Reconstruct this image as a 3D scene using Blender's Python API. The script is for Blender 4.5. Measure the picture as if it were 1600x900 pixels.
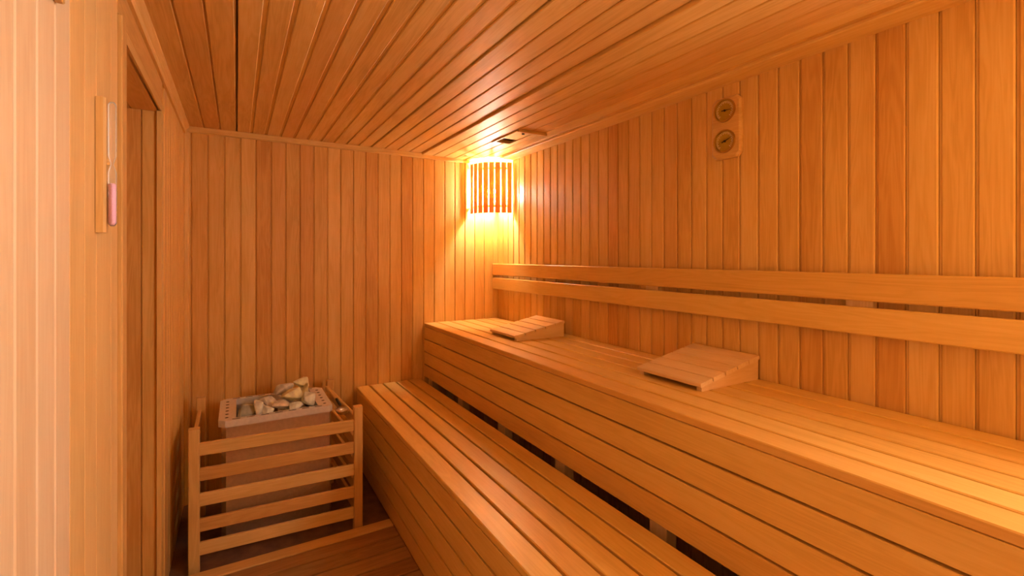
import bpy, bmesh, math, random
from mathutils import Matrix, Vector
random.seed(7)
R = math.radians
for o in list(bpy.data.objects):
    bpy.data.objects.remove(o, do_unlink=True)
scene = bpy.context.scene
C = scene.collection

# ---------------------------------------------------------------- camera
CZ = 1.46                                   # camera height above the floor
cam_d = bpy.data.cameras.new('camera')
cam_d.sensor_width = 36.0
cam_d.lens = 735.0 / 1600.0 * 36.0
cam_d.shift_y = -49.0 / 1600.0
cam_d.clip_start = 0.02
cam = bpy.data.objects.new('camera', cam_d)
C.objects.link(cam)
cam.location = (0, 0, CZ)
cam.rotation_euler = (R(90), 0, R(-30.33))
scene.camera = cam

# ---------------------------------------------------------------- world, exposure, lamps
world = bpy.data.worlds.new('world')
scene.world = world
world.use_nodes = True
world.node_tree.nodes['Background'].inputs[0].default_value = (1.0, 0.95, 0.88, 1)
world.node_tree.nodes['Background'].inputs[1].default_value = 9.5      # daylight outside the added window behind the camera
vs = scene.view_settings
vs.view_transform = 'Standard'
vs.look = 'None'
vs.gamma = 1.0
vs.use_curve_mapping = False
vs.exposure = 1.97
BULB_FAR = 430.0          # radiance of the bulb in the corner lamp by the back wall
BULB_COL = (1.0, 0.92, 0.80)

# daylight portal in the added window of the right wall, behind the camera (guides sampling, adds no light of its own)
WY0, WY1, WZ0, WZ1 = -0.85, -0.12, CZ - 0.01, CZ + 0.62
pd = bpy.data.lights.new('added_window_portal', 'AREA')
pd.shape = 'RECTANGLE'; pd.size = WY1 - WY0; pd.size_y = WZ1 - WZ0
pd.cycles.is_portal = True
po = bpy.data.objects.new('added_window_portal', pd)
C.objects.link(po)
po.location = (1.833 + 0.08, (WY0 + WY1) / 2, (WZ0 + WZ1) / 2)
po.rotation_euler = (R(90), 0, R(90))

# ---------------------------------------------------------------- room constants (metres, camera over x=0,y=0)
XL, XR = -0.268, 1.833
YB, YN = 3.37, -1.00
ZC = CZ + 0.769
ZD = CZ + 0.757                             # slightly lower part of the ceiling over the benches
DOOR_Y0, DOOR_Y1, DOOR_Z = 1.634, 2.42, CZ + 0.60
PB = 0.0846                                 # lining board pitch, back wall
PR = 0.0818                                 # right wall


# ---------------------------------------------------------------- materials
def nodes(name):
    m = bpy.data.materials.new(name)
    m.use_nodes = True
    nt = m.node_tree
    for n in list(nt.nodes):
        nt.nodes.remove(n)
    out = nt.nodes.new('ShaderNodeOutputMaterial')
    b = nt.nodes.new('ShaderNodeBsdfPrincipled')
    nt.links.new(b.outputs[0], out.inputs[0])
    return m, nt, b


def wood(name, dark, mid, light, rough=0.42, vary=0.16, bump=0.12, coat=0.0, red=0.5, sss=0.0):
    m, nt, b = nodes(name)
    N, L = nt.nodes.new, nt.links.new
    tc = N('ShaderNodeTexCoord')
    oi = N('ShaderNodeObjectInfo')
    mul = N('ShaderNodeVectorMath'); mul.operation = 'SCALE'
    comb = N('ShaderNodeCombineXYZ')
    m1 = N('ShaderNodeMath'); m1.operation = 'MULTIPLY'; m1.inputs[1].default_value = 91.7
    m2 = N('ShaderNodeMath'); m2.operation = 'MULTIPLY'; m2.inputs[1].default_value = 37.3
    L(oi.outputs['Random'], m1.inputs[0]); L(oi.outputs['Random'], m2.inputs[0])
    L(m1.outputs[0], comb.inputs[0]); L(m2.outputs[0], comb.inputs[1]); L(m1.outputs[0], comb.inputs[2])
    add = N('ShaderNodeVectorMath'); add.operation = 'ADD'
    L(tc.outputs['Object'], add.inputs[0]); L(comb.outputs[0], add.inputs[1])
    # broad figure: long cathedral-like bands
    mp = N('ShaderNodeMapping'); mp.inputs['Scale'].default_value = (0.9, 13.0, 13.0)
    L(add.outputs[0], mp.inputs[0])
    n1 = N('ShaderNodeTexNoise'); n1.inputs['Scale'].default_value = 1.6
    n1.inputs['Detail'].default_value = 3; n1.inputs['Distortion'].default_value = 0.6
    L(mp.outputs[0], n1.inputs[0])
    sc = N('ShaderNodeMath'); sc.operation = 'MULTIPLY'; sc.inputs[1].default_value = 46.0
    L(n1.outputs[0], sc.inputs[0])
    sn = N('ShaderNodeMath'); sn.operation = 'SINE'
    L(sc.outputs[0], sn.inputs[0])
    # fine fibres
    mp2 = N('ShaderNodeMapping'); mp2.inputs['Scale'].default_value = (4.0, 190.0, 190.0)
    L(add.outputs[0], mp2.inputs[0])
    n2 = N('ShaderNodeTexNoise'); n2.inputs['Scale'].default_value = 1.8; n2.inputs['Detail'].default_value = 2
    L(mp2.outputs[0], n2.inputs[0])
    # medium blotches
    mp3 = N('ShaderNodeMapping'); mp3.inputs['Scale'].default_value = (1.6, 9.0, 9.0)
    L(add.outputs[0], mp3.inputs[0])
    n3 = N('ShaderNodeTexNoise'); n3.inputs['Scale'].default_value = 1.3; n3.inputs['Detail'].default_value = 3
    L(mp3.outputs[0], n3.inputs[0])
    # factor = .5 + .09*sin + .35*(n2-.5) + .7*(n3-.5) + vary*(rand-.5)
    def madd(src, k, prev):
        a = N('ShaderNodeMath'); a.operation = 'MULTIPLY_ADD'
        L(src, a.inputs[0]); a.inputs[1].default_value = k
        if isinstance(prev, float):
            a.inputs[2].default_value = prev
        else:
            L(prev, a.inputs[2])
        return a.outputs[0]
    f = madd(sn.outputs[0], 0.11, 0.5 - 0.225 - 0.45 - vary * 1.0)
    f = madd(n2.outputs[0], 0.45, f)
    f = madd(n3.outputs[0], 0.90, f)
    f = madd(oi.outputs['Random'], vary * 2.0, f)
    ramp = N('ShaderNodeValToRGB')
    ramp.color_ramp.elements[0].position = 0.12; ramp.color_ramp.elements[0].color = (*dark, 1)
    ramp.color_ramp.elements[1].position = 0.88; ramp.color_ramp.elements[1].color = (*light, 1)
    e = ramp.color_ramp.elements.new(0.5); e.color = (*mid, 1)
    L(f, ramp.inputs[0])
    # some boards are redder heartwood
    fr_ = N('ShaderNodeMath'); fr_.operation = 'MULTIPLY'; fr_.inputs[1].default_value = 17.31
    L(oi.outputs['Random'], fr_.inputs[0])
    fc_ = N('ShaderNodeMath'); fc_.operation = 'FRACT'
    L(fr_.outputs[0], fc_.inputs[0])
    mr = N('ShaderNodeMapRange')
    mr.inputs['From Min'].default_value = 0.55; mr.inputs['From Max'].default_value = 1.0
    mr.inputs['To Min'].default_value = 0.0; mr.inputs['To Max'].default_value = red
    L(fc_.outputs[0], mr.inputs['Value'])
    mx = N('ShaderNodeMix'); mx.data_type = 'RGBA'; mx.blend_type = 'MULTIPLY'
    L(mr.outputs[0], mx.inputs['Factor'])
    L(ramp.outputs[0], mx.inputs['A']); mx.inputs['B'].default_value = (0.86, 0.66, 0.52, 1)
    L(mx.outputs['Result'], b.inputs['Base Color'])
    if sss:
        b.inputs['Subsurface Weight'].default_value = sss
        b.inputs['Subsurface Radius'].default_value = (0.020, 0.009, 0.003)
        b.inputs['Subsurface Scale'].default_value = 1.0
    b.inputs['Roughness'].default_value = rough
    b.inputs['Specular IOR Level'].default_value = 0.4
    if coat:
        b.inputs['Coat Weight'].default_value = coat
        b.inputs['Coat Roughness'].default_value = 0.22
    bp = N('ShaderNodeBump'); bp.inputs['Strength'].default_value = bump; bp.inputs['Distance'].default_value = 0.002
    L(n2.outputs[0], bp.inputs['Height'])
    L(bp.outputs[0], b.inputs['Normal'])
    return m


def plain(name, col, rough=0.5, metal=0.0, noise=0.0, scale=30.0, emit=None, estr=0.0):
    m, nt, b = nodes(name)
    N, L = nt.nodes.new, nt.links.new
    b.inputs['Base Color'].default_value = (*col, 1)
    b.inputs['Roughness'].default_value = rough
    b.inputs['Metallic'].default_value = metal
    if noise:
        tc = N('ShaderNodeTexCoord')
        n = N('ShaderNodeTexNoise'); n.inputs['Scale'].default_value = scale; n.inputs['Detail'].default_value = 5
        L(tc.outputs['Object'], n.inputs[0])
        r = N('ShaderNodeValToRGB')
        r.color_ramp.elements[0].position = 0.3; r.color_ramp.elements[1].position = 0.7
        r.color_ramp.elements[0].color = (*[c * (1 - noise) for c in col], 1)
        r.color_ramp.elements[1].color = (*[min(1, c * (1 + noise)) for c in col], 1)
        L(n.outputs[0], r.inputs[0]); L(r.outputs[0], b.inputs['Base Color'])
        bp = N('ShaderNodeBump'); bp.inputs['Strength'].default_value = 0.25; bp.inputs['Distance'].default_value = 0.003
        L(n.outputs[0], bp.inputs['Height']); L(bp.outputs[0], b.inputs['Normal'])
    if emit:
        b.inputs['Emission Color'].default_value = (*emit, 1)
        b.inputs['Emission Strength'].default_value = estr
    return m


M = {}
M['wall'] = wood('lining_wood', (0.67, 0.35, 0.080), (0.79, 0.46, 0.130), (0.86, 0.54, 0.19), rough=0.46, vary=0.22, red=0.55)
M['ceil'] = wood('ceiling_wood', (0.68, 0.38, 0.10), (0.81, 0.505, 0.165), (0.88, 0.59, 0.23), rough=0.44, vary=0.15)
M['bench'] = wood('bench_wood', (0.70, 0.39, 0.09), (0.80, 0.48, 0.125), (0.86, 0.54, 0.17), rough=0.38, vary=0.11)
M['pale'] = wood('pale_wood', (0.76, 0.48, 0.22), (0.83, 0.56, 0.28), (0.88, 0.62, 0.34), rough=0.45, vary=0.12)
M['shade'] = wood('lamp_shade_wood', (0.74, 0.42, 0.15), (0.82, 0.50, 0.20), (0.87, 0.56, 0.25), rough=0.5, vary=0.08, sss=0.14)
M['left'] = wood('pale_lining_wood', (0.80, 0.55, 0.31), (0.86, 0.63, 0.38), (0.90, 0.69, 0.45), rough=0.45, vary=0.12, red=0.2)  # paler tone for the near boards of the left wall
M['jamb'] = wood('jamb_wood', (0.76, 0.46, 0.16), (0.84, 0.53, 0.20), (0.88, 0.59, 0.25), rough=0.45, vary=0.14, red=0.25)
M['guard'] = wood('guard_wood', (0.64, 0.35, 0.10), (0.76, 0.45, 0.145), (0.84, 0.53, 0.20), rough=0.40, vary=0.14)
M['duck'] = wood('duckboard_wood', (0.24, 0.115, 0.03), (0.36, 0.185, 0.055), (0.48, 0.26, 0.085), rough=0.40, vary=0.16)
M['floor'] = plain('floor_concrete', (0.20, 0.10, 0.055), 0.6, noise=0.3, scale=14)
M['dark'] = plain('painted_opening_shade', (0.03, 0.017, 0.01), 0.9, noise=0.2)  # near-black colour holds the shade of the vent opening
M['steel'] = plain('stainless_steel', (0.80, 0.72, 0.63), 0.30, 1.0, noise=0.06, scale=60)
M['steel_top'] = plain('brushed_steel_rim', (0.80, 0.74, 0.68), 0.36, 0.35, noise=0.06, scale=60)
M['iron'] = plain('blackened_iron', (0.04, 0.03, 0.025), 0.5, 0.5, noise=0.2)
M['brass'] = plain('brass', (0.62, 0.40, 0.10), 0.28, 0.9)
M['dial'] = plain('gold_dial', (0.52, 0.37, 0.05), 0.30, 0.5, noise=0.08)
M['needle'] = plain('black_needle', (0.02, 0.014, 0.01), 0.5)
M['tick'] = plain('pale_tick', (0.95, 0.85, 0.55), 0.4)
M['sand'] = plain('pink_sand', (0.96, 0.55, 0.72), 0.8, noise=0.05, scale=300)
M['socket'] = plain('white_porcelain', (0.8, 0.75, 0.68), 0.3, noise=0.02)
M['bulb_far'] = plain('lit_bulb', (1, 0.9, 0.7), 0.4, emit=BULB_COL, estr=BULB_FAR)
pm, pnt, pb = nodes('added_window_glass')
pb.inputs['Roughness'].default_value = 0.02
pb.inputs['Base Color'].default_value = (1, 1, 1, 1)
ptr = pnt.nodes.new('ShaderNodeBsdfTransparent'); pmx = pnt.nodes.new('ShaderNodeMixShader')
pmx.inputs[0].default_value = 0.06
pnt.links.new(ptr.outputs[0], pmx.inputs[1]); pnt.links.new(pb.outputs[0], pmx.inputs[2])
pnt.links.new(pmx.outputs[0], [n for n in pnt.nodes if n.type == 'OUTPUT_MATERIAL'][0].inputs[0])
M['pane'] = pm
tm, tnt, tb = nodes('tube_glass')
tb.inputs['Base Color'].default_value = (1, 0.97, 0.93, 1)
tb.inputs['Roughness'].default_value = 0.04
ttr = tnt.nodes.new('ShaderNodeBsdfTransparent'); tmx = tnt.nodes.new('ShaderNodeMixShader')
lw = tnt.nodes.new('ShaderNodeFresnel'); lw.inputs[0].default_value = 1.5
tad = tnt.nodes.new('ShaderNodeMath'); tad.operation = 'MULTIPLY_ADD'; tad.inputs[1].default_value = 0.8; tad.inputs[2].default_value = 0.06
tnt.links.new(lw.outputs[0], tad.inputs[0]); tnt.links.new(tad.outputs[0], tmx.inputs[0])
tnt.links.new(ttr.outputs[0], tmx.inputs[1]); tnt.links.new(tb.outputs[0], tmx.inputs[2])
tnt.links.new(tmx.outputs[0], [n for n in tnt.nodes if n.type == 'OUTPUT_MATERIAL'][0].inputs[0])
M['tube'] = tm
STONES = [plain('stone_%s' % n, c, 0.85, noise=0.35, scale=22) for n, c in (
    ('pale', (0.86, 0.77, 0.62)), ('tan', (0.86, 0.68, 0.40)), ('grey', (0.66, 0.57, 0.46)), ('green', (0.42, 0.38, 0.27)))]


# ---------------------------------------------------------------- helpers
def frame(origin, xdir, zdir):
    x = Vector(xdir).normalized(); z = Vector(zdir).normalized()
    y = z.cross(x).normalized(); z = x.cross(y)
    m = Matrix((x, y, z)).transposed().to_4x4()
    m.translation = Vector(origin)
    return m


def link(name, me, mat, parent=None, mw=None):
    o = bpy.data.objects.new(name, me)
    C.objects.link(o)
    if mat and not me.materials:
        me.materials.append(mat)
    mw = mw or Matrix()
    if parent:
        o.parent = parent
        o.matrix_basis = WM[parent.name].inverted() @ mw
    else:
        o.matrix_basis = mw
    WM[o.name] = mw
    return o


WM = {}


def tag(o, label=None, cat=None, group=None, kind=None):
    if label: o['label'] = label
    if cat: o['category'] = cat
    if group: o['group'] = group
    if kind: o['kind'] = kind
    return o


def thing(name, loc, label, cat, group=None):
    o = bpy.data.objects.new(name, None)
    C.objects.link(o)
    o.empty_display_size = 0.1
    o.location = loc
    WM[o.name] = Matrix.Translation(loc)
    return tag(o, label, cat, group)


CACHE = {}


def prism_mesh(name, prof, L, mat):
    """profile (y,z) list, counter-clockwise seen from +x, swept along x, centred"""
    n = len(prof)
    v = [(-L / 2, y, z) for y, z in prof] + [(L / 2, y, z) for y, z in prof]
    f = [(i, i + n, (i + 1) % n + n, (i + 1) % n)[::-1] for i in range(n)]
    f += [tuple(range(n))[::-1], tuple(range(n, 2 * n))]
    me = bpy.data.meshes.new(name)
    me.from_pydata(v, [], f)
    bm = bmesh.new(); bm.from_mesh(me)
    bmesh.ops.recalc_face_normals(bm, faces=bm.faces)
    bm.to_mesh(me); bm.free()
    me.materials.append(mat)
    return me


def board_mesh(L, w, t, c, mat, gap=0.0, depth=0.006):
    """tongue-and-groove board: front face at +z/2, chamfered long edges, tongue ledge of width gap"""
    key = ('b', round(L, 4), round(w, 4), t, c, mat.name, round(gap, 4), depth)
    if key not in CACHE:
        h = t / 2; a = -w / 2; e = w / 2 - gap
        prof = [(a, -h), (w / 2, -h)]
        if gap > 0:
            prof += [(w / 2, h - depth), (e, h - depth)]
        prof += [(e, h - c), (e - c, h), (a + c, h), (a, h - c)]
        CACHE[key] = prism_mesh('board', prof, L, mat)
    return CACHE[key]


def slat_mesh(L, w, t, c, mat):
    """plain slat with all four long edges eased"""
    key = ('s', round(L, 4), round(w, 4), t, c, mat.name)
    if key not in CACHE:
        a, h = w / 2, t / 2
        prof = [(-a + c, -h), (a - c, -h), (a, -h + c), (a, h - c), (a - c, h), (-a + c, h), (-a, h - c), (-a, -h + c)]
        CACHE[key] = prism_mesh('slat', prof, L, mat)
    return CACHE[key]


def box_mesh(sx, sy, sz, mat, bevel=0.0):
    key = ('x', round(sx, 4), round(sy, 4), round(sz, 4), mat.name, bevel)
    if key not in CACHE:
        bm = bmesh.new()
        bmesh.ops.create_cube(bm, size=1)
        bmesh.ops.scale(bm, verts=bm.verts, vec=(sx, sy, sz))
        if bevel:
            bmesh.ops.bevel(bm, geom=list(bm.edges), offset=bevel, segments=1, affect='EDGES')
        me = bpy.data.meshes.new('box'); bm.to_mesh(me); bm.free()
        me.materials.append(mat)
        CACHE[key] = me
    return CACHE[key]


def box(name, p0, p1, mat, parent=None, bevel=0.0):
    """axis-aligned box from corner to corner; local x = longest world axis so grain follows it"""
    p0, p1 = Vector(p0), Vector(p1)
    d = [abs(p1[i] - p0[i]) for i in range(3)]
    c = (p0 + p1) / 2
    ax = d.index(max(d))
    if ax == 0:
        return link(name, box_mesh(d[0], d[1], d[2], mat, bevel), mat, parent, Matrix.Translation(c))
    if ax == 1:
        return link(name, box_mesh(d[1], d[0], d[2], mat, bevel), mat, parent, frame(c, (0, 1, 0), (0, 0, 1)))
    return link(name, box_mesh(d[2], d[1], d[0], mat, bevel), mat, parent, frame(c, (0, 0, 1), (1, 0, 0)))


def from_bm(name, bm, mat, parent=None, mw=None, smooth=False):
    me = bpy.data.meshes.new(name)
    bmesh.ops.recalc_face_normals(bm, faces=bm.faces)
    if smooth:
        for f in bm.faces: f.smooth = True
    bm.to_mesh(me); bm.free()
    me.materials.append(mat)
    return link(name, me, mat, parent, mw)


def lathe(bm, prof, seg=20, m=None):
    rings = []
    for r, z in prof:
        rings.append([bm.verts.new((r * math.cos(2 * math.pi * i / seg), r * math.sin(2 * math.pi * i / seg), z)) for i in range(seg)])
    for a, b in zip(rings, rings[1:]):
        for i in range(seg):
            bm.faces.new((a[i], a[(i + 1) % seg], b[(i + 1) % seg], b[i]))
    bm.faces.new(rings[0][::-1]); bm.faces.new(rings[-1])
    if m is not None:
        bmesh.ops.transform(bm, matrix=m, verts=[v for r in rings for v in r])


def bm_box(bm, p0, p1):
    r = bmesh.ops.create_cube(bm, size=1)
    p0, p1 = Vector(p0), Vector(p1)
    for v in r['verts']:
        v.co = Vector([(p0[i] + p1[i]) / 2 + v.co[i] * (p1[i] - p0[i]) for i in range(3)])
    return r['verts']


BT = 0.014      # lining board thickness


def lining(parent, origin, step, n, length, up, normal, pitch, mat, gap=0.004, c=0.0035, t=BT, depth=0.006, name='board'):
    """n boards side by side; origin = middle of the first board's left edge on its FRONT face"""
    o, s, nn = Vector(origin), Vector(step).normalized(), Vector(normal).normalized()
    fr = frame((0, 0, 0), up, normal)
    ydir = fr.to_3x3() @ Vector((0, 1, 0))
    u = Vector(up)
    for i in range(n):
        ctr = o + s * (pitch * (i + 0.5)) - nn * (t / 2)
        link(name, board_mesh(length, pitch - 0.0012, t, c, mat, gap, depth), mat, parent, frame(ctr, u, nn))


def struct(name, p0, p1, mat, label, cat):
    o = box(name, p0, p1, mat)
    return tag(o, label, cat, kind='structure')


# ================================================================ THE ROOM
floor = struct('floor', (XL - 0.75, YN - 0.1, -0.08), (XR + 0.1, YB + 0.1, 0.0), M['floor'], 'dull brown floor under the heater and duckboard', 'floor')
wall_back = struct('wall_back', (XL - 0.1, YB + BT, -0.05), (XR + 0.1, YB + BT + 0.06, ZC + 0.12), M['wall'], 'back wall of vertical wooden boards behind the heater', 'wall')
wrb = bmesh.new()
xa_, xb_ = XR + BT, XR + BT + 0.06
for p0, p1 in (((xa_, YN - 0.1, -0.05), (xb_, WY0, ZC + 0.12)), ((xa_, WY1, -0.05), (xb_, YB + BT, ZC + 0.12)),
               ((xa_, WY0, -0.05), (xb_, WY1, WZ0)), ((xa_, WY0, WZ1), (xb_, WY1, ZC + 0.12))):
    r_ = bmesh.ops.create_cube(wrb, size=1)
    for v in r_['verts']:
        v.co = Vector([(p0[i] + p1[i]) / 2 + v.co[i] * (p1[i] - p0[i]) for i in range(3)])
# local x upward so the grain runs with the boards
rot_ = frame((0, 0, 0), (0, 0, 1), (1, 0, 0))
bmesh.ops.transform(wrb, matrix=rot_.inverted(), verts=wrb.verts)
wall_right = tag(from_bm('wall_right', wrb, M['wall'], None, rot_), 'long right wall of vertical boards above the benches', 'wall', kind='structure')
wall_front = struct('wall_front', (XL - 0.7, YN - BT - 0.06, -0.05), (XR + BT, YN - BT, ZC + 0.12), M['wall'], 'board-lined wall behind the camera', 'wall')
ceiling = struct('ceiling', (XL - 0.7, YN - 0.1, ZC + 0.05), (XR + 0.1, YB + 0.1, ZC + 0.11), M['wall'], 'boarded wooden ceiling', 'ceiling')
wall_left = struct('wall_left', (XL - BT - 0.06, YN - BT, -0.05), (XL - BT, DOOR_Y0 - 0.012, ZC + 0.05), M['wall'], 'left wall of vertical boards with a doorway', 'wall')
box('wall_core', (XL - BT - 0.06, DOOR_Y1 + 0.072, -0.05), (XL - BT, YB + BT, ZC + 0.05), M['wall'], wall_left)
box('wall_core', (XL - BT - 0.06, DOOR_Y0 - 0.012, DOOR_Z + 0.012), (XL - BT, DOOR_Y1 + 0.012, ZC + 0.05), M['wall'], wall_left)

# back wall boards: grooves at x = -0.236 + k*PB
h_wall = ZC + 0.02
lining(wall_back, (-0.236 - PB, YB, h_wall / 2), (1, 0, 0), 26, h_wall, (0, 0, 1), (0, -1, 0), PB, M['wall'])
# right wall boards: grooves at y = 0.4135 + k*PR
n_r = 55
y_start = 0.4135 - PR * 18
for i in range(n_r):
    ya, yb_ = y_start + PR * i, y_start + PR * (i + 1)
    spans = [(0, h_wall)] if yb_ < WY0 - 0.002 or ya > WY1 + 0.002 else [(0, WZ0 - 0.02), (WZ1 + 0.02, h_wall)]
    for za, zb in spans:
        link('board', board_mesh(zb - za, PR - 0.0012, BT, 0.004, M['wall'], 0.005), M['wall'], wall_right,
             frame((XR + BT / 2, (ya + yb_) / 2, (za + zb) / 2), (0, 0, 1), (-1, 0, 0)))
win = tag(box('added_window_1', (XR + 0.042, WY0, WZ0), (XR + 0.046, WY1, WZ1), M['pane']), 'unseen daylight window added in the right wall behind the camera', 'window', kind='structure')  # unseen window, added to let in the whiter light
for p0, p1 in (((XR - 0.010, WY0 - 0.04, WZ0 - 0.04), (XR + 0.08, WY0, WZ1 + 0.04)), ((XR - 0.010, WY1, WZ0 - 0.04), (XR + 0.08, WY1 + 0.04, WZ1 + 0.04)),
               ((XR - 0.010, WY0, WZ0 - 0.04), (XR + 0.08, WY1, WZ0)), ((XR - 0.010, WY0, WZ1), (XR + 0.08, WY1, WZ1 + 0.04))):
    box('added_window_frame', p0, p1, M['guard'], win)
# front wall (behind the camera)
lining(wall_front, (XL, YN, h_wall / 2), (1, 0, 0), 25, h_wall, (0, 0, 1), (0, 1, 0), PB, M['wall'])
# left wall, near stretch: grooves at y = .933, 1.018, 1.103, 1.188
PL = 0.085
lining(wall_left, (XL, 1.188 - PL * 26.2, h_wall / 2), (0, 1, 0), 26, h_wall, (0, 0, 1), (1, 0, 0), PL, M['left'], gap=0.005, c=0.0022, depth=0.012)
y = 1.188 - PL * 0.2
# four tight-fitting wide boards up to the doorway casing
edges = [y, 1.27, 1.36, 1.50, 1.575]
for a, b in zip(edges, edges[1:]):
    link('jamb_board', board_mesh(h_wall, b - a - 0.0006, BT, 0.001, M['jamb']), M['jamb'], wall_left,
         frame((XL - BT / 2, (a + b) / 2, h_wall / 2), (0, 0, 1), (1, 0, 0)))
# casing strip on the near side of the doorway
box('door_casing', (XL - 0.07, 1.578, 0.0), (XL + 0.010, DOOR_Y0, DOOR_Z + 0.035), M['guard'], wall_left, bevel=0.003)
# header above the doorway and boards beyond it
box('header_board', (XL - BT, 1.576, DOOR_Z + 0.036), (XL, DOOR_Y1 + 0.01, ZC), M['guard'], wall_left)
box('header_board', (XL - BT, DOOR_Y0 + 0.001, DOOR_Z), (XL, DOOR_Y1 + 0.01, DOOR_Z + 0.035), M['guard'], wall_left)
# rounded corner post at the far side of the doorway
prof = [(0.045, -0.008), (-0.030, -0.008), (-0.030, 0.0)]
for k in range(1, 6):
    a = R(180 - 18 * k)
    prof.append((-0.022 + 0.008 * math.cos(a), 0.0 + 0.008 * math.sin(a)))
prof += [(0.045, 0.008)]
link('corner_post', prism_mesh('corner_post', prof, DOOR_Z, M['wall']), M['wall'], wall_left,
     frame((XL - 0.008, DOOR_Y1 + 0.030, DOOR_Z / 2), (0, 0, 1), (1, 0, 0)))
yy = DOOR_Y1 + 0.076
nb = 10
lining(wall_left, (XL, yy, h_wall / 2), (0, 1, 0), nb, h_wall, (0, 0, 1), (1, 0, 0), (YB + 0.005 - yy) / nb, M['wall'], gap=0.003, c=0.003)

# doorway recess behind the left wall
wall_recess = struct('wall_recess', (XL - 0.62, DOOR_Y1 + 0.014, -0.05), (XL - 0.075, DOOR_Y1 + 0.07, ZC + 0.05), M['wall'], 'boarded side wall of the doorway recess', 'wall')
box('wall_core', (XL - 0.075, DOOR_Y1 + 0.0125, -0.05), (XL - 0.0165, DOOR_Y1 + 0.0715, ZC + 0.05), M['wall'], wall_recess)
for k in range(11):
    link('board', board_mesh(DOOR_Z, 0.0505, 0.012, 0.002, M['wall'], 0.002, 0.004), M['wall'], wall_recess,
         frame((XL - 0.017 - 0.052 * (k + 0.5), DOOR_Y1 + 0.006, DOOR_Z / 2), (0, 0, 1), (0, -1, 0)))
near_side = box('recess_side', (XL - 0.62, DOOR_Y0 - 0.06, -0.05), (XL - 0.075, DOOR_Y0 - 0.001, ZC + 0.05), M['wall'], wall_recess)
lintel = box('recess_lintel', (XL - 0.62, DOOR_Y0 - 0.06, DOOR_Z + 0.012), (XL - 0.075, DOOR_Y1 + 0.07, ZC + 0.05), M['wall'], wall_recess)
for k in range(6):
    x0 = XL - 0.001 - 0.1 * k
    link('soffit_board', board_mesh(DOOR_Y1 - DOOR_Y0 - 0.002, 0.098, 0.012, 0.002, M['wall'], 0.002, 0.004), M['wall'], wall_recess,
         frame((x0 - 0.05, (DOOR_Y0 + DOOR_Y1) / 2, DOOR_Z + 0.006), (0, 1, 0), (0, 0, -1)))
door = struct('door_1', (XL - 0.66, DOOR_Y0 + 0.0, 0.0), (XL - 0.625, DOOR_Y1, DOOR_Z), M['wall'], 'wooden sauna door deep in the recess', 'door')
box('door_handle', (XL - 0.62, DOOR_Y0 + 0.08, CZ - 0.5), (XL - 0.585, DOOR_Y0 + 0.115, CZ - 0.2), M['guard'], door, bevel=0.006)
box('door_frame', (XL - 0.70, DOOR_Y0 - 0.06, -0.05), (XL - 0.66, DOOR_Y1 + 0.07, ZC + 0.05), M['wall'], door)

# ---------------------------------------------------------------- ceiling boards
Lc = YB - YN + 0.02
yc = (YB + YN) / 2


def ceil_run(x0, x1, n, z, gap, c, depth=0.006, t=BT, cut=None, trim_first=0.0):
    p = (x1 - x0) / n
    for i in range(n):
        xm = x0 + p * (i + 0.5)
        if cut and i in cut[0]:
            for a, b in ((YN - 0.01, cut[1]), (cut[2], YB + 0.01)):
                link('board', board_mesh(b - a, p - 0.001, t, c, M['ceil'], gap, depth), M['ceil'], ceiling,
                     frame((xm, (a + b) / 2, z + t / 2), (0, 1, 0), (0, 0, -1)))
        else:
            link('board', board_mesh(Lc, p - 0.001, t, c, M['ceil'], gap, depth), M['ceil'], ceiling,
                 frame((xm, yc, z + t / 2), (0, 1, 0), (0, 0, -1)))


ceil_run(-0.332, -0.002, 4, ZC, 0.004, 0.003)
ceil_run(0.003, 0.812, 10, ZC, 0.013, 0.003, depth=0.005)
ceil_run(0.820, 1.1865, 4, ZC, 0.006, 0.003)
ceil_run(1.187, 1.187 + 0.0876 * 8, 8, ZD, 0.004, 0.003, t=0.022, cut=([3, 4], 2.40, 2.735))

# ceiling and corner trims
def trim(name, prof, L, org, xdir, zdir, label):
    o = link(name, prism_mesh(name, prof, L, M['ceil']), M['ceil'], None, frame(org, xdir, zdir))
    return tag(o, label, 'trim', kind='structure')


cove = [(-0.001, 0.0), (0.028, 0.0), (0.028, -0.006), (0.020, -0.014), (0.012, -0.022), (0.010, -0.046), (-0.001, -0.046)]
# left: profile y points to +x (room)   (frame: x along -Y -> y = z x x)
trim('trim_1', cove, YB - YN, (XL, yc, ZC), (0, -1, 0), (0, 0, 1), 'wooden ceiling trim along the left wall')
backp = [(-0.001, 0.0), (0.018, 0.0), (0.018, -0.028), (0.014, -0.034), (-0.001, -0.034)]
trim('trim_2', backp, 1.187 - XL, ((1.187 + XL) / 2, YB, ZC), (-1, 0, 0), (0, 0, 1), 'narrow wooden ceiling trim along the back wall')
backp2 = [(-0.001, 0.012), (0.018, 0.012), (0.018, -0.018), (0.014, -0.024), (-0.001, -0.024)]
trim('trim_3', backp2, XR - 1.187, ((1.187 + XR) / 2, YB, ZD), (-1, 0, 0), (0, 0, 1), 'narrow ceiling trim above the corner lamp')
rp = [(-0.001, 0.0), (0.100, 0.0), (0.100, -0.007), (0.095, -0.011), (0.030, -0.016), (-0.001, -0.016)]
trim('trim_4', rp, YB - YN, (XR, yc, ZD), (0, 1, 0), (0, 0, 1), 'flat wooden ceiling trim along the right wall')
cp = [(0, 0), (0.024, 0), (0.024, 0.006), (0.017, 0.017), (0.006, 0.024), (0, 0.024)]
trim('trim_5', cp, ZC - 0.03, (XL, YB, (ZC - 0.03) / 2), (0, 0, -1), (0, -1, 0), 'quarter-round trim in the corner behind the heater')

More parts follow.
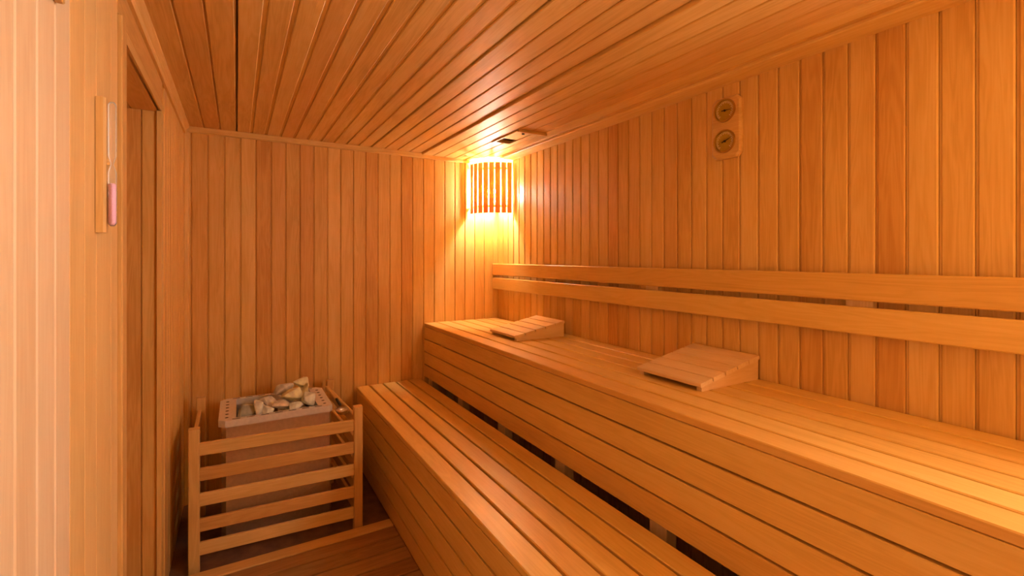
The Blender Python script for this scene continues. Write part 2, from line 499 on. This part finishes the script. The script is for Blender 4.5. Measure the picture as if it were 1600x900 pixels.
# ================================================================ BENCHES
B_Y0, B_Y1 = YN + 0.005, YB - 0.004
BL, BYC = B_Y1 - B_Y0, (B_Y0 + B_Y1) / 2
ZU, ZLOW = CZ - 0.496, CZ - 0.905
XU, XLOW = 1.206, 0.712

ub = thing('upper_bench', (1.5, BYC, 0), 'long upper wooden bench against the right wall', 'bench')
pu = (XR - 0.003 - XU) / 6
for i in range(6):
    link('seat_slat', slat_mesh(BL, pu - 0.011, 0.026, 0.003, M['bench']), M['bench'], ub,
         frame((XU + pu * (i + 0.5), BYC, ZU - 0.013), (0, 1, 0), (0, 0, 1)))
zt = ZU - 0.0235
for i in range(4):
    hgt = 0.094
    link('fascia_board', slat_mesh(BL, hgt - 0.0075, 0.022, 0.002, M['bench']), M['bench'], ub,
         frame((XU + 0.004 + 0.011, BYC, zt - hgt * (i + 0.5)), (0, 1, 0), (-1, 0, 0)))
for yy in (3.30, 2.765, 2.222, 1.690, 1.128, 0.575, 0.02, -0.50, -0.95):
    box('post', (XU + 0.028, yy - 0.037, 0.0), (XU + 0.075, yy + 0.037, ZU - 0.028), M['pale'], ub)
    box('joist', (XU + 0.076, yy - 0.02, ZU - 0.09), (XR - 0.004, yy + 0.02, ZU - 0.028), M['pale'], ub)

lb = thing('lower_bench', (0.95, BYC, 0), 'lower wooden bench step in front of the upper bench', 'bench')
XLR = 1.182
pl = (XLR - XLOW) / 5
for i in range(5):
    link('seat_slat', slat_mesh(BL, pl - 0.011, 0.026, 0.003, M['bench']), M['bench'], lb,
         frame((XLOW + pl * (i + 0.5), BYC, ZLOW - 0.013), (0, 1, 0), (0, 0, 1)))
zt = ZLOW - 0.027
for i in range(5):
    hgt = 0.1
    link('fascia_board', slat_mesh(BL, hgt - 0.011, 0.022, 0.0015, M['bench']), M['bench'], lb,
         frame((XLOW + 0.008 + 0.011, BYC, zt - hgt * (i + 0.5)), (0, 1, 0), (-1, 0, 0)))
for yy in (3.30, 2.5, 1.7, 0.9, 0.1, -0.7):
    box('post', (XLOW + 0.034, yy - 0.025, 0.0), (XLOW + 0.08, yy + 0.025, ZLOW - 0.028), M['pale'], lb)
    box('joist', (XLOW + 0.082, yy - 0.02, ZLOW - 0.09), (XLR - 0.01, yy + 0.02, ZLOW - 0.028), M['pale'], lb)

# backrest: two rails on spacer blocks
br = thing('backrest', (XR - 0.03, BYC, CZ - 0.26), 'two-rail wooden backrest fixed along the right wall', 'backrest')
XBR = 1.784
for z0, z1 in ((-0.147, -0.056), (-0.259, -0.168)):
    link('rail', slat_mesh(BL - 0.004, z1 - z0, 0.022, 0.004, M['bench']), M['bench'], br,
         frame((XBR + 0.011, BYC, CZ + (z0 + z1) / 2), (0, 1, 0), (-1, 0, 0)))
for yy in (3.325, 2.60, 1.69, 0.775, -0.1, -0.85):
    box('spacer', (XBR + 0.0225, yy - 0.04, CZ - 0.25), (XR - 0.001, yy + 0.04, CZ - 0.065), M['pale'], br)

# ================================================================ HEADRESTS
def headrest(x0, ynear, label, rot=0.0):
    D, W, H, T = 0.365, 0.315, 0.098, 0.016
    t = thing('headrest', (x0, ynear, ZU), label, 'headrest', 'slatted headrests on the upper bench')
    base = Matrix.Translation((x0, ynear, ZU)) @ Matrix.Rotation(rot, 4, 'Z')
    WM[t.name] = base
    t.matrix_basis = base
    zf, zr = 0.018, H - T
    for yy in (0.004, W - 0.026):
        bm = bmesh.new()
        pts = [(0.012, 0), (D - 0.008, 0), (D - 0.008, zr), (0.012, zf)]
        vs0 = [bm.verts.new((px, yy, pz + 0.0006)) for px, pz in pts]
        vs1 = [bm.verts.new((px, yy + 0.022, pz + 0.0006)) for px, pz in pts]
        bm.faces.new(vs0); bm.faces.new(vs1[::-1])
        for i in range(4):
            bm.faces.new((vs0[i], vs0[(i + 1) % 4], vs1[(i + 1) % 4], vs1[i]))
        from_bm('side_wedge', bm, M['pale'], t, base)
    ang = math.atan2(zr - zf, D - 0.02)
    Ls = math.hypot(zr - zf, D)
    n = 5
    p = Ls / n
    nrm = Vector((-math.sin(ang), 0, math.cos(ang)))
    run = Vector((math.cos(ang), 0, math.sin(ang)))
    org = Vector((0.0, W / 2, zf - 0.0035 + 0.001)) + nrm * (T / 2)
    for i in range(n):
        ctr = org + run * (p * (i + 0.5))
        link('slat', slat_mesh(W, p - 0.006, T, 0.0025, M['pale']), M['pale'], t, base @ frame(ctr, (0, 1, 0), nrm))
    return t


headrest(1.400, 2.360, 'slatted wooden headrest lying nearer the corner lamp')
headrest(1.459, 1.133, 'slatted wooden headrest lying below the wall thermometer, nearer the camera')

# ================================================================ HEATER
HX0, HX1, HY0, HY1 = -0.080, 0.458, 2.745, 3.170
HZ0, HZ1 = 0.055, CZ - 0.82
ht = thing('sauna_heater', ((HX0 + HX1) / 2, (HY0 + HY1) / 2, 0), 'stainless steel sauna heater filled with stones', 'heater')


def octo(x0, x1, y0, y1, c, z):
    return [(x0 + c, y0, z), (x1 - c * 0.5, y0, z), (x1, y0 + c * 0.5, z), (x1, y1 - c, z), (x1 - c, y1, z), (x0 + c, y1, z), (x0, y1 - c, z), (x0, y0 + c, z)]


def ring_solid(bm, outer, inner, z0, z1):
    n = len(outer)
    a = [bm.verts.new((p[0], p[1], z0)) for p in outer]; b = [bm.verts.new((p[0], p[1], z1)) for p in outer]
    c = [bm.verts.new((p[0], p[1], z0)) for p in inner]; d = [bm.verts.new((p[0], p[1], z1)) for p in inner]
    for i in range(n):
        j = (i + 1) % n
        bm.faces.new((a[i], a[j], b[j], b[i])); bm.faces.new((c[j], c[i], d[i], d[j]))
        bm.faces.new((b[i], b[j], d[j], d[i])); bm.faces.new((a[j], a[i], c[i], c[j]))


IX0, IX1, IY0, IY1 = HX0 + 0.078, HX1 - 0.072, HY0 + 0.034, HY1 - 0.03
inner = octo(IX0, IX1, IY0, IY1, 0.004, 0)
bm = bmesh.new()
ring_solid(bm, octo(HX0, HX1, HY0, HY1, 0.03, 0), inner, HZ1 - 0.034, HZ1)
from_bm('rim', bm, M['steel_top'], ht)
bm = bmesh.new()
ring_solid(bm, octo(HX0 + 0.014, HX1 - 0.006, HY0 + 0.008, HY1 - 0.006, 0.02, 0), inner, HZ0, HZ1 - 0.0345)
from_bm('casing', bm, M['steel'], ht)
box('stone_tray', (IX0 + 0.001, IY0 + 0.001, HZ1 - 0.22), (IX1 - 0.001, IY1 - 0.001, HZ1 - 0.18), M['iron'], ht)
bm = bmesh.new()
for k in range(6):
    f = k / 5
    for xx in (HX0 + 0.036, HX1 - 0.034):
        lathe(bm, [(0.0082, -0.002), (0.0082, 0.0006)], 10, Matrix.Translation((xx, HY0 + 0.055 + f * 0.30, HZ1)))
for k in range(7):
    xm = IX0 + 0.0 + k * (IX1 - IX0) / 6
    bm_box(bm, (xm - 0.018, HY0 + 0.013, HZ1 - 0.002), (xm + 0.018, HY0 + 0.020, HZ1 + 0.0006))
    bm_box(bm, (xm - 0.018, HY1 - 0.018, HZ1 - 0.002), (xm + 0.018, HY1 - 0.011, HZ1 + 0.0006))
tag(from_bm('vent_slot_shade', bm, M['iron'], ht), 'dark discs and bars painted as shaded vent holes in the rim', kind='stuff')  # solid dark pieces; the shade inside the holes is their colour
for xx in (HX0 + 0.05, HX1 - 0.09):
    for yy in (HY0 + 0.05, HY1 - 0.09):
        box('foot', (xx, yy, 0.0005), (xx + 0.04, yy + 0.04, HZ0 - 0.0005), M['iron'], ht)
for k in range(5):
    yy = IY0 + 0.05 + k * (IY1 - IY0 - 0.1) / 4
    bm = bmesh.new()
    lathe(bm, [(0.006, -0.18), (0.006, 0.18)], 8, Matrix.Translation(((IX0 + IX1) / 2, yy, HZ1 - 0.168)) @ Matrix.Rotation(R(90), 4, 'Y'))
    from_bm('heating_rod', bm, M['iron'], ht)

# stones: (x, y, z above rim, sx, sy, sz, material, rotz, tilt, label)
def stone(x, y, z, sx, sy, sz, mi, rz, ty, label, seed):
    rnd = random.Random(seed)
    bm = bmesh.new()
    for k in range(15):
        v = Vector((rnd.uniform(-1, 1), rnd.uniform(-1, 1), rnd.uniform(-1, 1)))
        m = max(abs(v.x), abs(v.y), abs(v.z))
        v = v / m * rnd.uniform(0.80, 1.0)
        bm.verts.new((v.x * sx, v.y * sy, v.z * sz))
    r = bmesh.ops.convex_hull(bm, input=bm.verts)
    bmesh.ops.delete(bm, geom=[g for g in r['geom_interior'] if isinstance(g, bmesh.types.BMVert)], context='VERTS')
    bmesh.ops.bevel(bm, geom=list(bm.edges), offset=min(sx, sy, sz) * 0.10, segments=1, affect='EDGES')
    mw = Matrix.Translation((x, y, HZ1 + z)) @ Matrix.Rotation(R(rz), 4, 'Z') @ Matrix.Rotation(R(ty), 4, 'Y')
    o = from_bm('heater_stone', bm, STONES[mi], None, mw)
    return tag(o, label, 'stone', 'stones in the sauna heater')


SL = [
    (0.042, 2.875, -0.012, .036, .036, .040, 3, 20, 25, 'small pointed greenish stone at the far left of the heater'),
    (0.102, 2.848, 0.004, .023, .034, .044, 0, 5, -5, 'upright squarish pinkish-grey stone, second from the left in the heater'),
    (0.142, 2.838, -0.020, .020, .030, .030, 0, 40, 20, 'small pale chip beside the upright squarish stone in the heater'),
    (0.155, 2.935, 0.002, .034, .040, .032, 2, 30, -25, 'dark grey angular stone left of the pile in the heater'),
    (0.235, 3.005, 0.050, .060, .034, .036, 2, 15, -28, 'long grey stone leaning up to the top of the heater pile'),
    (0.318, 3.012, 0.066, .048, .036, .030, 1, -8, -6, 'tan block on top of the heater pile, at the back'),
    (0.275, 2.905, 0.032, .062, .040, .034, 1, 12, -20, 'large yellowish stone in the middle of the heater pile'),
    (0.212, 2.862, 0.000, .046, .036, .026, 2, -15, 30, 'flat greyish-brown stone at the front of the heater pile'),
    (0.340, 2.955, 0.034, .016, .038, .044, 1, 25, 22, 'thin upright slab right of the large yellowish heater stone'),
    (0.345, 2.860, 0.012, .032, .032, .036, 0, 12, 6, 'pale whitish block at the right of the heater pile'),
    (0.342, 3.055, -0.004, .026, .034, .030, 1, 40, -15, 'small tan stone at the right end of the heater'),
    (0.276, 2.815, -0.008, .036, .022, .024, 0, 5, 10, 'small pale stone against the front rim of the heater'),
]
for i, s in enumerate(SL):
    s = list(s)
    s[2] += 0.010
    s[3] *= 1.03; s[4] *= 1.03; s[5] *= 1.08
    stone(*s, seed=100 + i * 3)
# lower layer that carries the pile
k = 0
for ix, col in enumerate(('left end', 'left of centre', 'right of centre', 'right end')):
    for iy, row in enumerate(('front row', 'middle row', 'back row')):
        x = IX0 + 0.050 + ix * 0.094
        y = IY0 + 0.062 + iy * 0.118
        stone(x, y, -0.088 + (0.012 if 0 < ix < 3 else 0), .040, .050, .038, (3, 2, 2, 0)[(ix + iy) % 4], random.uniform(-8, 8), random.uniform(-6, 6),
              'rough stone at the bottom of the heater, %s, %s' % (row, col), 500 + k)
        k += 1

# ================================================================ HEATER GUARD
hg = thing('heater_guard', (0.18, 2.88, 0), 'low wooden slatted guard around the heater', 'guard')
PT = CZ - 0.795
posts = {'fl': (-0.170, 2.617), 'fr': (0.556, 2.578), 'rl': (-0.175, 3.188), 'rr': (0.520, 3.222)}
for k, (x, y) in posts.items():
    link('post', slat_mesh(PT, 0.044, 0.044, 0.004, M['guard']), M['guard'], hg, frame((x, y, PT / 2), (0, 0, 1), (0, -1, 0)))


def rails(a, b, off, ztops, inset):
    a, b = Vector((*a, 0)), Vector((*b, 0))
    d = (b - a).normalized()
    nrm = Vector((d.y, -d.x, 0))
    a2, b2 = a + d * inset, b - d * inset
    for zt in ztops:
        c = (a2 + b2) / 2 + nrm * off + Vector((0, 0, CZ + zt - 0.030))
        link('rail', slat_mesh((b2 - a2).length, 0.059, 0.018, 0.003, M['guard']), M['guard'], hg, frame(c, d, nrm))


ZT = (-0.862, -0.979, -1.096, -1.213, -1.322)
rails(posts['fl'], posts['fr'], 0.006, ZT, 0.0224)
rails(posts['rl'], posts['fl'], 0.006, ZT, 0.0224)
rails(posts['fr'], posts['rr'], 0.006, ZT, 0.0224)

# ladle resting over the right-hand rails of the guard
a = Vector((0.490, 3.150, CZ - 0.822)); b = Vector((0.512, 2.70, CZ - 0.838))
ld = thing('ladle', (b.x, b.y, b.z - 0.02), 'sauna ladle with wooden handle and dark neck lying on the guard rail', 'ladle')
d = (b - a).normalized()
link('handle', slat_mesh(0.26, 0.022, 0.014, 0.004, M['guard']), M['guard'], ld, frame(a + d * 0.13, d, (0, 0, 1)))
bm = bmesh.new()
lathe(bm, [(0.006, 0), (0.0075, 0.02), (0.008, 0.11), (0.005, 0.125)], 12, frame(a + d * 0.255, (1, 0, 0), d))
tag(from_bm('neck', bm, M['iron'], ld, None, True), 'dark metal neck')
bm = bmesh.new()
bmesh.ops.create_uvsphere(bm, u_segments=16, v_segments=8, radius=0.036)
bmesh.ops.delete(bm, geom=[v for v in bm.verts if v.co.z > 0.004], context='VERTS')
bmesh.ops.solidify(bm, geom=list(bm.faces), thickness=0.0015)
from_bm('bowl', bm, M['steel'], ld, Matrix.Translation(a + d * 0.405 + Vector((-0.0, 0, -0.012))), True)

# ================================================================ DUCKBOARD
dk = thing('duckboard', (0.22, 1.0, 0), 'dark worn wooden duckboard on the floor between wall and bench', 'duckboard')
DX0, DX1 = XL + 0.012, XLOW + 0.004
ys = [2.543, 2.462]
while ys[-1] > YN + 0.12:
    ys.append(ys[-1] - 0.1005)
for i, (y1, y0) in enumerate(zip(ys, ys[1:])):
    m = M['guard'] if i == 0 else M['duck']
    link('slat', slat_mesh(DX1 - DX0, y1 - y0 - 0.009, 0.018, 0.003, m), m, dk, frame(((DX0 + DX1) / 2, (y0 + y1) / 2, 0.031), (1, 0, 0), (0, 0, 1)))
for xx in (DX0 + 0.06, (DX0 + DX1) / 2, DX1 - 0.06):
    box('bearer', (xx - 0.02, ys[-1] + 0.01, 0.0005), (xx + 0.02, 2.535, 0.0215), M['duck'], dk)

# ================================================================ CORNER LAMPS
def corner_lamp(cx, cy, sy, bulb, label):
    """cx,cy = room corner; sy=-1: room lies toward -y, +1: toward +y"""
    t = thing('corner_lamp', (cx - 0.002, cy + sy * 0.002, CZ + 0.33), label, 'lamp')
    RAD = 0.246
    n = 8
    z0, z1 = CZ + 0.335, CZ + 0.722
    for i in range(n):
        th = R(8 + (84 - 8) * i / (n - 1))
        dirv = Vector((-math.cos(th), sy * math.sin(th), 0))
        p = Vector((cx - 0.002, cy + sy * 0.002, 0)) + dirv * RAD
        link('shade_slat', slat_mesh(z1 - z0, 0.038, 0.006, 0.001, M['shade']), M['shade'], t, frame((p.x, p.y, (z0 + z1) / 2), (0, 0, 1), dirv))
    for zz in (z0 + 0.045, z1 - 0.055):
        bm = bmesh.new()
        seg = 16
        prev = None
        for i in range(seg + 1):
            th = R(1.5 + 87 * i / seg)
            q = []
            for rr, dz in ((RAD - 0.0055, 0), (RAD - 0.0055, 0.016), (RAD - 0.0115, 0.016), (RAD - 0.0115, 0)):
                q.append(bm.verts.new((cx - 0.002 - math.cos(th) * rr, cy + sy * (0.002 + math.sin(th) * rr), zz + dz)))
            if prev:
                for j in range(4):
                    bm.faces.new((prev[j], prev[(j + 1) % 4], q[(j + 1) % 4], q[j]))
            else:
                bm.faces.new(q)
            prev = q
        bm.faces.new(prev[::-1])
        from_bm('hoop', bm, M['pale'], t)
    # wall bracket, socket and bulb
    bx, by = cx - 0.112, cy + sy * 0.112
    bz = CZ + 0.505
    box('bracket', (cx - 0.03, cy + sy * 0.001, bz - 0.13), (cx - 0.001, cy + sy * 0.03, bz - 0.05), M['socket'], t)
    bm = bmesh.new()
    lathe(bm, [(0.010, 0), (0.010, 0.10)], 10, frame((cx - 0.025, cy + sy * 0.025, bz - 0.09), (0, 0, 1), (-1, sy, 0)))
    from_bm('arm', bm, M['socket'], t)
    bm = bmesh.new()
    lathe(bm, [(0.020, 0), (0.022, 0.02), (0.020, 0.055), (0.017, 0.06)], 14, Matrix.Translation((bx, by, bz - 0.10)))
    from_bm('socket', bm, M['socket'], t, None, True)
    bm = bmesh.new()
    pr = [(0.012, -0.040), (0.016, -0.030)]
    for k in range(9):
        a = R(-50 + 135 * k / 8)
        pr.append((0.029 * math.cos(a), 0.004 + 0.029 * math.sin(a)))
    lathe(bm, pr, 18, Matrix.Translation((bx, by, bz)))
    from_bm('bulb', bm, bulb, t, None, True)
    return t


corner_lamp(XR, YB, -1, M['bulb_far'], 'lit corner lamp with curved slatted wooden shade')

# ================================================================ CEILING VENT
vx0, vx1 = 1.187 + 0.0876 * 3, 1.187 + 0.0876 * 5
cv = thing('ceiling_vent', ((vx0 + vx1) / 2, 2.57, ZD), 'wooden sliding ceiling vent near the corner lamp', 'vent')
box('opening_shade', (vx0 - 0.01, 2.39, ZD + 0.028), (vx1 + 0.01, 2.745, ZD + 0.040), M['dark'], cv)  # solid sheet, opening's shade put into its colour
box('sliding_panel', (vx0 + 0.006, 2.415, ZD + 0.002), (vx1 - 0.05, 2.63, ZD + 0.012), M['ceil'], cv, bevel=0.002)
box('side_rail', (vx1 - 0.046, 2.405, ZD - 0.001), (vx1 - 0.002, 2.732, ZD + 0.012), M['ceil'], cv, bevel=0.002)
box('side_rail', (vx0 - 0.008, 2.405, ZD - 0.010), (vx0 + 0.005, 2.732, ZD - 0.0005), M['ceil'], cv, bevel=0.002)
box('stop_bar', (vx0 - 0.008, 2.385, ZD - 0.016), (vx1 + 0.02, 2.404, ZD - 0.0005), M['ceil'], cv, bevel=0.002)
bm = bmesh.new()
lathe(bm, [(0.009, -0.004), (0.009, 0.002)], 12, Matrix.Translation((vx0 + 0.075, 2.47, ZD)))
from_bm('finger_hole_shade', bm, M['iron'], cv)  # solid disc, dark colour stands in for a hole's shade

# ================================================================ THERMOMETER / HYGROMETER
ty0, ty1, tz0, tz1 = 1.212, 1.352, CZ + 0.422, CZ + 0.686
tcy, tcz = (ty0 + ty1) / 2, (tz0 + tz1) / 2
th = thing('thermometer', (XR - 0.001, tcy, tz0), 'wooden plaque with two brass dials on the right wall', 'thermometer')
F = frame((XR, tcy, tcz), (0, -1, 0), (-1, 0, 0))      # local x to the viewer's right (toward camera), z into the room
hw, hh, cc = 0.070, 0.132, 0.020


def oct_ring(hw, hh, cc, z):
    return [(-hw + cc, -hh, z), (hw - cc, -hh, z), (hw, -hh + cc, z), (hw, hh - cc, z), (hw - cc, hh, z), (-hw + cc, hh, z), (-hw, hh - cc, z), (-hw, -hh + cc, z)]


bm = bmesh.new()
lay = [[bm.verts.new(p) for p in oct_ring(hw, hh, cc, 0.001)], [bm.verts.new(p) for p in oct_ring(hw, hh, cc, 0.014)],
       [bm.verts.new(p) for p in oct_ring(hw - 0.008, hh - 0.008, cc - 0.003, 0.020)]]
for p, q in zip(lay, lay[1:]):
    for i in range(8):
        bm.faces.new((p[i], p[(i + 1) % 8], q[(i + 1) % 8], q[i]))
bm.faces.new(lay[0][::-1]); bm.faces.new(lay[-1])
from_bm('plaque', bm, M['guard'], th, F)
YS = F.to_3x3() @ Vector((0, 1, 0))
sgn = 1 if YS.z > 0 else -1
for dz, ang in ((0.628 - 0.554, 92), (0.496 - 0.554, 70)):
    G = F @ Matrix.Translation((-0.002, sgn * dz, 0.020))
    bm = bmesh.new()
    ring_solid(bm, [(0.050 * math.cos(2 * math.pi * i / 28), 0.050 * math.sin(2 * math.pi * i / 28)) for i in range(28)],
               [(0.044 * math.cos(2 * math.pi * i / 28), 0.044 * math.sin(2 * math.pi * i / 28)) for i in range(28)], 0.0, 0.008)
    rim = from_bm('bezel', bm, M['brass'], th, G)
    bm = bmesh.new()
    lathe(bm, [(0.0435, 0.0002), (0.0435, 0.002)], 28)
    dial = from_bm('dial', bm, M['dial'], th, G)
    bm = bmesh.new()
    for k in range(27):
        a = R(-45 + 270 * k / 26)
        r0 = 0.034 if k % 2 == 0 else 0.037
        m = Matrix.Rotation(a, 4, 'Z')
        vs_ = bm_box(bm, (r0 - 0.004, -0.0010, 0.002), (0.041, 0.0010, 0.0026))
        bmesh.ops.transform(bm, matrix=m, verts=vs_)
    tick = from_bm('scale_marks', bm, M['tick'], dial, G)
    bm = bmesh.new()
    vs_ = [bm.verts.new(p) for p in ((-0.014, -0.0022, 0.0045), (-0.014, 0.0022, 0.0045), (0.036, 0.0004, 0.0045), (0.036, -0.0004, 0.0045))]
    vs2 = [bm.verts.new((v.co.x, v.co.y, 0.0055)) for v in vs_]
    bm.faces.new(vs_); bm.faces.new(vs2[::-1])
    for i in range(4): bm.faces.new((vs_[i], vs_[(i + 1) % 4], vs2[(i + 1) % 4], vs2[i]))
    bmesh.ops.transform(bm, matrix=Matrix.Rotation(R(90 - ang) * sgn, 4, 'Z'), verts=bm.verts)
    lathe(bm, [(0.005, 0.002), (0.004, 0.007)], 10)
    from_bm('needle', bm, M['needle'], dial, G)

# ================================================================ SAND TIMER
SY = 1.362
sz0, sz1 = CZ + 0.053, CZ + 0.352
st = thing('sand_timer', (XL + 0.001, SY, sz0), 'sand timer with pink sand on a wooden holder beside the doorway', 'sand timer')
prof = [(-0.014, 0.001), (0.014, 0.001), (0.014, 0.014), (0.010, 0.0182), (-0.010, 0.0182), (-0.014, 0.014)]
link('holder', prism_mesh('holder', prof, sz1 - sz0, M['guard']), M['guard'], st, frame((XL, SY, (sz0 + sz1) / 2), (0, 0, 1), (1, 0, 0)))
TX = XL + 0.0272
bm = bmesh.new()
r = 0.0080
Lh = 0.139
pr = [(0.004, -Lh), (r, -Lh + 0.006), (r, -0.018), (0.003, -0.002), (0.003, 0.002), (r, 0.018), (r, Lh - 0.006), (0.004, Lh)]
zm = CZ + 0.207
lathe(bm, pr, 20, Matrix.Translation((TX, SY, zm)))
from_bm('glass_tube', bm, M['tube'], st, None, True)
bm = bmesh.new()
lathe(bm, [(0.003, -Lh + 0.002), (r - 0.0012, -Lh + 0.008), (r - 0.0012, -0.046), (0.004, -0.043)], 20, Matrix.Translation((TX, SY, zm)))
tag(from_bm('sand', bm, M['sand'], st, None, True), 'pink sand in the lower half of the tube')
box('pin', (XL + 0.0185, SY - 0.003, zm - 0.003), (TX - 0.0035, SY + 0.003, zm + 0.003), M['guard'], st)

# fitting on the left wall, cut by the photo's upper edge
wf = thing('wall_hook', (XL, 1.07, CZ + 0.43), 'small brown wooden hook block on the left wall at the upper photo edge', 'hook')
box('block', (XL + 0.001, 1.040, CZ + 0.432), (XL + 0.014, 1.085, CZ + 0.52), M['guard'], wf, bevel=0.002)
box('peg', (XL + 0.0145, 1.052, CZ + 0.475), (XL + 0.05, 1.070, CZ + 0.495), M['guard'], wf, bevel=0.003)
